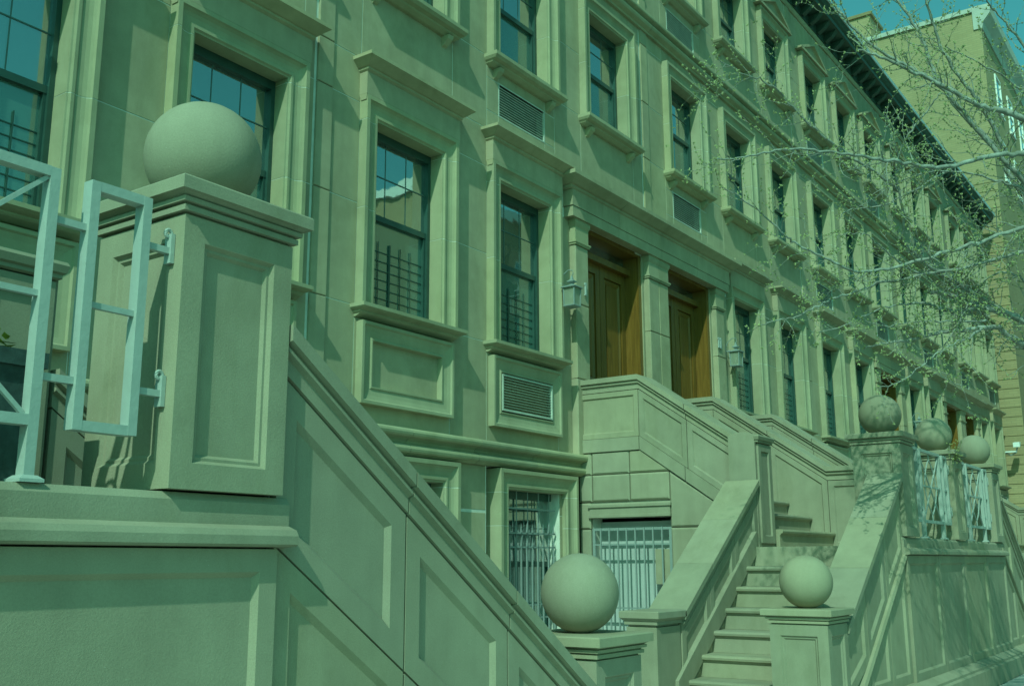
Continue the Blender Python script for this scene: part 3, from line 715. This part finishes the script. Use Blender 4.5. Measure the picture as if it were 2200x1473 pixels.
# ------------------------------------------------------------------ iron railings
def railing(x0, x1, label):
    Yr = 3.37; T = empty('iron_railing', ((x0+x1)/2, Yr, .27), label, 'railing', 'pale iron railings between pillars')
    b, dp = .037, .054; zt, zb = 1.368, .478
    def v(m, x, z0, z1, w=b, d=dp): m.box(x-w/2, x+w/2, Yr-d/2, Yr+d/2, z0, z1)
    def h(m, xa, xb, z, w=b, d=dp): m.box(xa, xb, Yr-d/2, Yr+d/2, z-w/2, z+w/2)
    p0, p1 = x0+.522, x1-.522
    for x in (p0, p1):
        m = MB(); v(m, x, .272, zt+.017, .038, .05); p = m.build('post', 'rail', T)
        MB().loft([rect(x, Yr, .044, .048, .268), rect(x, Yr, .044, .048, .279), rect(x, Yr, .026, .032, .292)]).build('base_plate', 'rail', p)
    for a in (x0+.12, x1-.38):
        m = MB(); v(m, a+b/2, zb-.017, zt+.017); v(m, a+.26-b/2, zb-.017, zt+.017); h(m, a+b, a+.26-b, zt, b, dp-.002); h(m, a+b, a+.26-b, zb, b, dp-.002); h(m, a+b, a+.26-b, .922, .022, .022)
        m.build('side_frame', 'rail', T)
    for xa, xb in ((x0+.02, x0+.12), (x0+.38, p0-.019), (p1+.019, x1-.38), (x1-.12, x1-.02)):
        for z in (1.203, .635):
            m = MB(); h(m, xa, xb, z, .026, .026); m.build('tie_bar', 'rail', T)
    m = MB(); h(m, p0+.019, p1-.019, zt, b, dp-.004); h(m, p0+.019, p1-.019, zb, b, dp-.004); h(m, p0+.019, p1-.019, .922, .022, .022); m.build('panel_rails', 'rail', T)
    m = MB(); a, c = p0+.019, p1-.019; za, zc = zb+.017, zt-.017; xm = (a+c)/2
    for p, q in (((a, Yr-.008, za), (c, Yr-.008, zc)), ((a, Yr+.008, zc), (c, Yr+.008, za))): m.bar(p, q, .016, .016)
    for sg in (-1, 1):
        m.tube([(xm+sg*.26*math.sin(math.pi*t/14)**.85, Yr-.004*sg, .58+.69*t/14) for t in range(15)], .009, 6)
    m.bar((xm, Yr, 1.26), (xm, Yr, zt), .014, .014); m.bar((xm, Yr, zb), (xm, Yr, .59), .014, .014)
    m.build('lattice', 'rail', T)
    for xw, sg in ((x0, 1), (x1, -1)):
        for z in (1.203, .635):
            m = MB(); m.box(*sorted((xw+sg*.002, xw+sg*.02)), Yr-.02, Yr+.02, z-.05, z+.07)
            cx, cz = xw+sg*.022, z+.07
            m.tube([(cx+sg*.017*math.cos(t)*(1-k*.04), Yr, cz+.02*math.sin(t)*(1-k*.04)) for k, t in enumerate([math.pi-.45*j for j in range(12)])], .008, 6)
            m.build('scroll_hook', 'rail', T)
railing(0.135+.283, 0.135+2.59-.283, 'pale iron railing in the foreground at the frame edge')
railing(15.45-2.59+.283, 15.45-.283, 'pale iron lattice railing left of the middle ball of three')
railing(15.45+.283, 15.45+2.59-.283, 'pale iron lattice railing between the middle and the farthest ball')
# ------------------------------------------------------------------ lanterns
def lantern(x, z, label):
    T = empty('wall_lantern', (x, F(.2), z-.2), label, 'lantern', 'carriage lanterns beside the doors')
    y = F(.25); h = .098
    MB().box(x-.05, x+.05, F(.03), F(.001), z+.10, z+.30).build('wall_plate', 'bars', T)
    a = MB().tube([(x, F(.03), z+.22), (x, F(.10), z+.34), (x, F(.19), z+.40), (x, F(.26), z+.385), (x, F(.275), z+.34), (x, F(.26), z+.31)], .008, 6)
    a.tube([(x, F(.03), z+.16), (x, F(.14), z+.165)], .010, 6).build('arm', 'bars', T)
    MB().loft([rect(x, y, s, s, zz) for zz, s in ((z+.12, h+.022), (z+.135, h+.022), (z+.165, .04), (z+.175, .022), (z+.195, .022), (z+.21, .052), (z+.222, .056), (z+.25, .02), (z+.31, .007))]).build('roof', 'bars', T)
    fr = MB()
    for i in (-1, 1):
        for j in (-1, 1): fr.loft([rect(x+i*(h-.016), y+j*(h-.016), .008, .008, z-.14), rect(x+i*(h-.008), y+j*(h-.008), .008, .008, z+.12)])
    fr.loft([rect(x, y, s, s, zz) for zz, s in ((z-.165, h-.03), (z-.15, h-.004), (z-.135, h-.004))]).build('frame', 'bars', T)
    MB().loft([rect(x, y, h-.018, h-.018, z-.134), rect(x, y, h-.012, h-.012, z+.118)]).build('lantern_glass', 'frost', T)
    MB().ball((x, y, z-.02), .032, 12, 8).tube([(x, y, z), (x, y, z+.09)], .014, 6).build('bulb', 'bulb', T, smooth=True)
lantern(12.27, 3.72, 'glazed lantern with a visible bulb before the nearer oak door')
lantern(18.10, 3.73, 'pale lantern after the farther oak door')
lantern(31.3, 3.80, 'small distant lantern just left of the middle ball')
# house numbers
def number(x, z, txt, label):
    m = MB(); x0 = x
    for ch in txt:
        m.box(x0-.014, x0+.014, F(.135), F(.112), z-.09, z+.09); m.box(x0-.028, x0+.028, F(.133), F(.112), z-.105, z-.09); m.box(x0-.03, x0-.014, F(.133), F(.112), z+.055, z+.08); x0 += .085
    o = m.build('house_number', 'rail'); tag(o, label, 'number', 'house numbers')
number(12.86, 3.98, '1', 'metal house number 1 beside the nearer oak door')
number(17.62, 3.98, '11', 'metal house number 11 beside the farther oak door')
# ------------------------------------------------------------------ planter behind the railing
T = empty('planter', (1.75, 4.12, .17), 'dark planter with yellow green leaves behind the foreground railing', 'planter')
MB().loft([rect(1.62, 4.10, .47, .40, .17), rect(1.62, 4.10, .50, .42, .72), rect(1.62, 4.10, .52, .44, .72), rect(1.62, 4.10, .52, .44, .78), rect(1.62, 4.10, .48, .40, .78), rect(1.62, 4.10, .47, .39, .72)]).build('pot', 'pot', T)
m = MB()
for i in range(260):
    x, y = 1.62+random.uniform(-.42, .46), 4.10+random.uniform(-.36, .36); z = .77+random.uniform(.01, .10); a = random.uniform(0, 6.28); l = random.uniform(.025, .05)
    d = Vector((math.cos(a), math.sin(a), random.uniform(-.2, .6))).normalized(); s_ = d.cross(Vector((0, 0, 1))).normalized()*l*.5; p = Vector((x, y, z))
    m.add([p, p+d*l+s_, p+d*l*2, p+d*l-s_], [(0, 1, 2, 3)])
m.build('leaves', 'leaf', T, kind='stuff', recalc=False)
# ------------------------------------------------------------------ notice, weed, camera
nx = 15.45-5.51
o = MB().box(nx-.13, nx+.13, 3.58-.278+.040, 3.58-.278+.046, -1.22, -.86).build('paper_notice', 'paper'); tag(o, 'pale blue notice in the panel of the newel with the small ball', 'notice')
m = MB()
for i in range(46):
    a = random.uniform(0, 6.28); l = random.uniform(.08, .26); p0 = Vector((15.30+random.uniform(-.04, .04), 3.30+random.uniform(-.03, .02), 1.36))
    pts = [p0+Vector((math.cos(a)*l*t*.8-.10*t, math.sin(a)*l*t*.3-.04*t, l*t*1.0-.10*t*t*(i % 3))) for t in (0, .5, 1)]
    m.tube(pts, [.004, .003, .002], 3)
    q = pts[-1]; m.loft([rect(q.x, q.y, .008, .008, q.z), rect(q.x, q.y, .001, .001, q.z+.02)])
o = m.build('dry_weed', 'weed'); tag(o, 'dry weed growing at the foot of the middle ball', 'weed')
T = empty('security_camera', (44.95, F(.25), 4.2), 'white security camera near the end of the row', 'camera')
MB().loft([[(44.8, F(.55)+dy, 4.44+dz) for dy, dz in ((-.12, -.09), (.12, -.09), (.12, .09), (-.12, .09))], [(45.15, F(.55)+dy, 4.50+dz) for dy, dz in ((-.10, -.08), (.10, -.08), (.10, .08), (-.10, .08))]]).build('housing', 'white', T)
MB().tube([(44.95, F(.55), 4.36), (44.95, F(.5), 4.15), (44.95, F(.30), 4.05), (44.95, F(.2), 4.12), (44.95, F(.0), 4.14)], .028, 6).build('arm', 'bars', T)
MB().box(44.85, 45.05, F(.5), F(0), 4.16, 4.21).build('bracket', 'white', T)
# ------------------------------------------------------------------ brick tower at the end, block across the street
T = empty('brick_tower', (52, 14, -1.7), 'tall yellow brick tower with pale coping behind the branches', 'building')
tx, ty = 45.75, 7.12
MB().box(tx, 75, ty, 30, -1.7, 23.55).build('wall', 'brick', T)
MB().box(tx-.10, 75.1, ty+.3, 30.1, 23.55, 23.75).build('coping', 'concrete', T)
MB().loft([[(x, y, z) for y, z in ((ty+.3, 22.7), (ty-.05, 22.7), (ty-.12, 23.0), (ty-.42, 23.35), (ty-.45, 23.75), (ty+.3, 23.8))] for x in (tx-.06, 75.1)]).build('street_cornice', 'concrete', T)
MB().box(46.6, 48.4, 12.0, 14.6, 23.75, 25.35).build('bulkhead', 'brick', T); MB().box(46.5, 48.5, 11.9, 14.7, 25.35, 25.5).build('bulkhead_coping', 'brickline', T)
for i in range(36):
    z = 2.2+i*.385
    MB().box(tx-.02, tx+.02, ty+.01, 9.5, z, z+.022).build('joint_shadow', 'brickline', T)  # dark strip painted in for the shadow line of a brick joint
for i in range(6):
    for zf in (16.4, 19.6):
        x = tx+2.6+i*2.8
        w = MB().box(x-.6, x+.6, ty-.10, ty+.05, zf-.12, zf).build('window', 'white', T)
        MB().box(x-.5, x+.5, ty-.02, ty+.04, zf, zf+1.7).build('pane', 'glass', w)
        m = MB().box(x-.58, x-.5, ty-.06, ty+.05, zf, zf+1.78); m.box(x+.5, x+.58, ty-.06, ty+.05, zf, zf+1.78); m.box(x-.5, x+.5, ty-.06, ty+.05, zf+1.7, zf+1.78); m.box(x-.5, x+.5, ty-.05, ty+.05, zf+.83, zf+.88); m.build('frame', 'white', w)
T = empty('brick_apartments', (40, -18, -1.7), 'brick apartment block across the street, seen only reflected in the window panes', 'building')
MB().box(30, 85, -28, -9, -1.7, 14.6).build('wall', 'brick', T)
MB().box(29.8, 85, -28, -8.8, 14.6, 15.0).build('coping', 'white', T)
for i in range(16):
    for j in range(5):
        x = 32.5+i*3.3; z = .2+j*2.9
        MB().box(x-.7, x+.7, -9.05, -8.97, z, z+1.7).build('window', 'glass', T)
# ------------------------------------------------------------------ street tree
IR = m3
def at(px, py, dist):                                   # point at a given distance ahead of the eye
    v = IR @ Vector(((px-1100)/FPX, -(py-736.5)/FPX, -1.0)); return Vector((v.x*dist, v.y*dist, v.z*dist))
LIMBS = [
 (10.4, 10.2, .050, .010, [(2400, 330), (2200, 255), (2150, 237), (2095, 222), (2010, 175), (1950, 148), (1880, 118), (1842, 108)]),
 (10.6, 9.2, .042, .006, [(2400, 300), (2300, 322), (2200, 330), (2125, 335), (2050, 356), (1990, 357), (1920, 345), (1850, 336), (1760, 325), (1680, 322), (1600, 338), (1537, 342)]),
 (11.3, 11.2, .042, .010, [(2420, 640), (2290, 490), (2210, 400), (2129, 314), (2070, 241), (2023, 187), (1964, 151), (1912, 123), (1869, 92), (1831, 57), (1791, 7), (1760, -40)]),
 (11.8, 12.0, .040, .014, [(2420, 600), (2300, 500), (2200, 420), (2129, 307), (2070, 248), (2011, 165), (1992, 113), (1975, 70), (1928, 0), (1900, -50)]),
 (11.6, 11.4, .036, .012, [(2420, 560), (2300, 480), (2200, 400), (2122, 250), (2094, 206), (2049, 147), (2023, 102), (2005, 50), (1990, 0), (1975, -40)]),
 (11.2, 10.0, .034, .006, [(2400, 760), (2200, 690), (2110, 640), (2040, 600), (2011, 581), (1975, 555), (1942, 513), (1940, 461), (1926, 366), (1945, 300), (1990, 240), (2020, 200)]),
 (10.8, 9.4, .022, .004, [(1930, 410), (1915, 395), (1860, 356), (1810, 330), (1790, 310), (1730, 260), (1680, 203), (1640, 175), (1600, 160), (1542, 128)]),
 (10.6, 9.6, .030, .005, [(2400, 440), (2200, 487), (2105, 520), (1983, 557), (1893, 581), (1831, 581), (1774, 553), (1711, 524), (1680, 498), (1600, 430), (1550, 402)]),
 (10.9, 9.9, .026, .005, [(2400, 480), (2200, 539), (2094, 569), (1987, 590), (1893, 607), (1845, 624), (1791, 641), (1751, 661), (1711, 680), (1680, 685), (1630, 700)]),
 (11.4, 11.0, .065, .020, [(2420, 760), (2200, 688), (2117, 661), (2082, 650), (2035, 631), (1990, 626)]),
 (11.2, 10.8, .045, .014, [(2120, 668), (2100, 662), (2060, 668), (2020, 663), (1987, 650)]),
 (11.2, 10.6, .060, .008, [(2420, 820), (2280, 780), (2200, 740), (2165, 720), (2141, 702), (2082, 708), (2011, 716), (1952, 731), (1916, 735), (1857, 748)]),
 (10.7, 10.3, .016, .004, [(1987, 650), (1940, 654), (1881, 666), (1815, 697), (1758, 714)]),
 (10.6, 10.0, .016, .004, [(2110, 706), (2082, 723), (2035, 746), (1994, 772), (1940, 817), (1881, 834)]),
 (10.9, 10.4, .020, .004, [(2240, 500), (2200, 410), (2160, 395), (2080, 372), (2000, 370), (1930, 392), (1870, 420)]),
 (10.8, 10.5, .020, .004, [(2260, 200), (2200, 100), (2150, 40), (2120, 0), (2110, -20)]),
 (11.0, 10.7, .016, .004, [(2240, 640), (2180, 590), (2120, 600), (2060, 690), (2010, 790), (2070, 830)]),
 (10.8, 10.5, .018, .004, [(2260, 150), (2200, 190), (2150, 160), (2090, 130), (2030, 100)]),
 (10.9, 10.5, .018, .004, [(2050, 356), (1980, 400), (1900, 440), (1830, 450), (1800, 470)]),
 (10.7, 10.3, .016, .003, [(1980, 590), (1930, 560), (1880, 520), (1850, 500), (1800, 505)]),
 (10.6, 10.4, .015, .003, [(2120, 690), (2060, 690), (1980, 690), (1900, 700), (1840, 680)]),
]
TREE = empty('street_tree', (13.2, .55, -1.7), 'budding street tree whose branches reach in from the frame edge', 'tree')
hub = at(2600, 900, 12.2)
tk = MB(); tr = [Vector((hub.x+.1, hub.y-.1, -1.75)), Vector((hub.x+.05, hub.y-.05, -.9)), hub, hub+Vector((.05, -.1, 1.3)), hub+Vector((-.1, 0, 2.6)), hub+Vector((-.2, .1, 4.2))]
tk.tube(tr, [.17, .13, .115, .10, .08, .05], 10).build('trunk', 'bark', TREE, smooth=True)
twig = MB(); buds = MB()
def bud(p, d, s):
    d = d.normalized(); a = d.cross(Vector((.3, .2, 1)))
    a = a.normalized() if a.length > .01 else Vector((1, 0, 0)); b = d.cross(a)
    q = p+d*s*.9
    buds.add([p, q+a*s*.5, q+b*s*.5, q-a*s*.5, q-b*s*.5, p+d*s*2.1], [(0, 2, 1), (0, 3, 2), (0, 4, 3), (0, 1, 4), (5, 1, 2), (5, 2, 3), (5, 3, 4), (5, 4, 1)])
def cluster(p, d, n, s):
    for _ in range(n): bud(p, d+Vector((random.gauss(0, .8), random.gauss(0, .8), random.gauss(.2, .7))), s*random.uniform(.7, 1.3))
def grow(p, d, ln, r, lvl):
    pts = [p]; n = max(3, int(ln/.045)); dd = d.normalized()
    for i in range(n):
        dd = (dd+Vector((random.gauss(0, .16), random.gauss(0, .16), random.gauss(.03, .16)))).normalized(); pts.append(pts[-1]+dd*ln/n)
    twig.tube(pts, [r*(1-.6*i/n) for i in range(n+1)], 5 if lvl < 1 else 4, caps=False)
    for i in range(1, n+1):
        if random.random() < .64: cluster(pts[i], dd+Vector((0, 0, .3)), random.choice((2, 2, 3)), .0122)
        if lvl < 2 and random.random() < (.34 if lvl == 0 else .16) and i > 1:
            s_ = dd.cross(Vector((random.gauss(0, 1), random.gauss(0, 1), random.gauss(0, 1)))).normalized()
            grow(pts[i], dd*.7+s_*.8, ln*random.uniform(.3, .6), r*.6, lvl+1)
    cluster(pts[-1], dd, 3, .012)
for d0, d1, ra, rb, px in LIMBS:
    n = len(px); raw = [at(x, y, d0+(d1-d0)*i/(n-1)) for i, (x, y) in enumerate(px)]
    if px[0][0] >= 2380:
        zz = min(max(raw[0].z, hub.z+.2), hub.z+4.0); raw.insert(0, Vector((hub.x-.05, hub.y-.02, zz-.5)))
    pts = []
    for i in range(len(raw)-1):                          # smooth the limb
        p0, p1, p2, p3 = raw[max(i-1, 0)], raw[i], raw[i+1], raw[min(i+2, len(raw)-1)]
        for k in range(6):
            t = k/6; q = .5*((2*p1)+(p2-p0)*t+(2*p0-5*p1+4*p2-p3)*t*t+(3*p1-p0-3*p2+p3)*t**3)
            pts.append(q+Vector((random.gauss(0, .007), random.gauss(0, .007), random.gauss(0, .007))))
    pts.append(raw[-1]); n = len(pts)
    rs = [(ra+(rb-ra)*(i/(n-1))**.7)*.95 for i in range(n)]
    MB().tube(pts, rs, 8).build('limb', 'bark', TREE, smooth=True)
    acc = 0
    for i in range(2, n):
        seg = pts[i]-pts[i-1]; acc += seg.length
        while acc > 0:
            acc -= random.uniform(.026, .072)
            if random.random() < .42:
                cluster(pts[i]+seg*random.random(), Vector((random.gauss(0, 1), random.gauss(0, 1), random.gauss(0, 1))), random.choice((3, 3, 4)), .0125)
            else:
                s_ = seg.normalized().cross(Vector((random.gauss(0, 1), random.gauss(0, 1), random.gauss(0, 1)))).normalized()
                fr = 1-.5*i/n
                grow(pts[i], seg.normalized()*.7+s_, random.uniform(.12, .58)*(.6+fr*.6), max(.0025, min(.006, rs[i]*.35)), 0 if random.random() < .45 else 1)
    cluster(pts[-1], seg, 5, .012)
twig.build('twigs', 'bark', TREE, kind='stuff', recalc=False)
buds.build('buds', 'bud', TREE, kind='stuff', recalc=False)
print('BUDS', len(buds.f), 'TWIG', len(twig.f), 'OBJ', len(sc.objects), 'MESH', len(MESH))
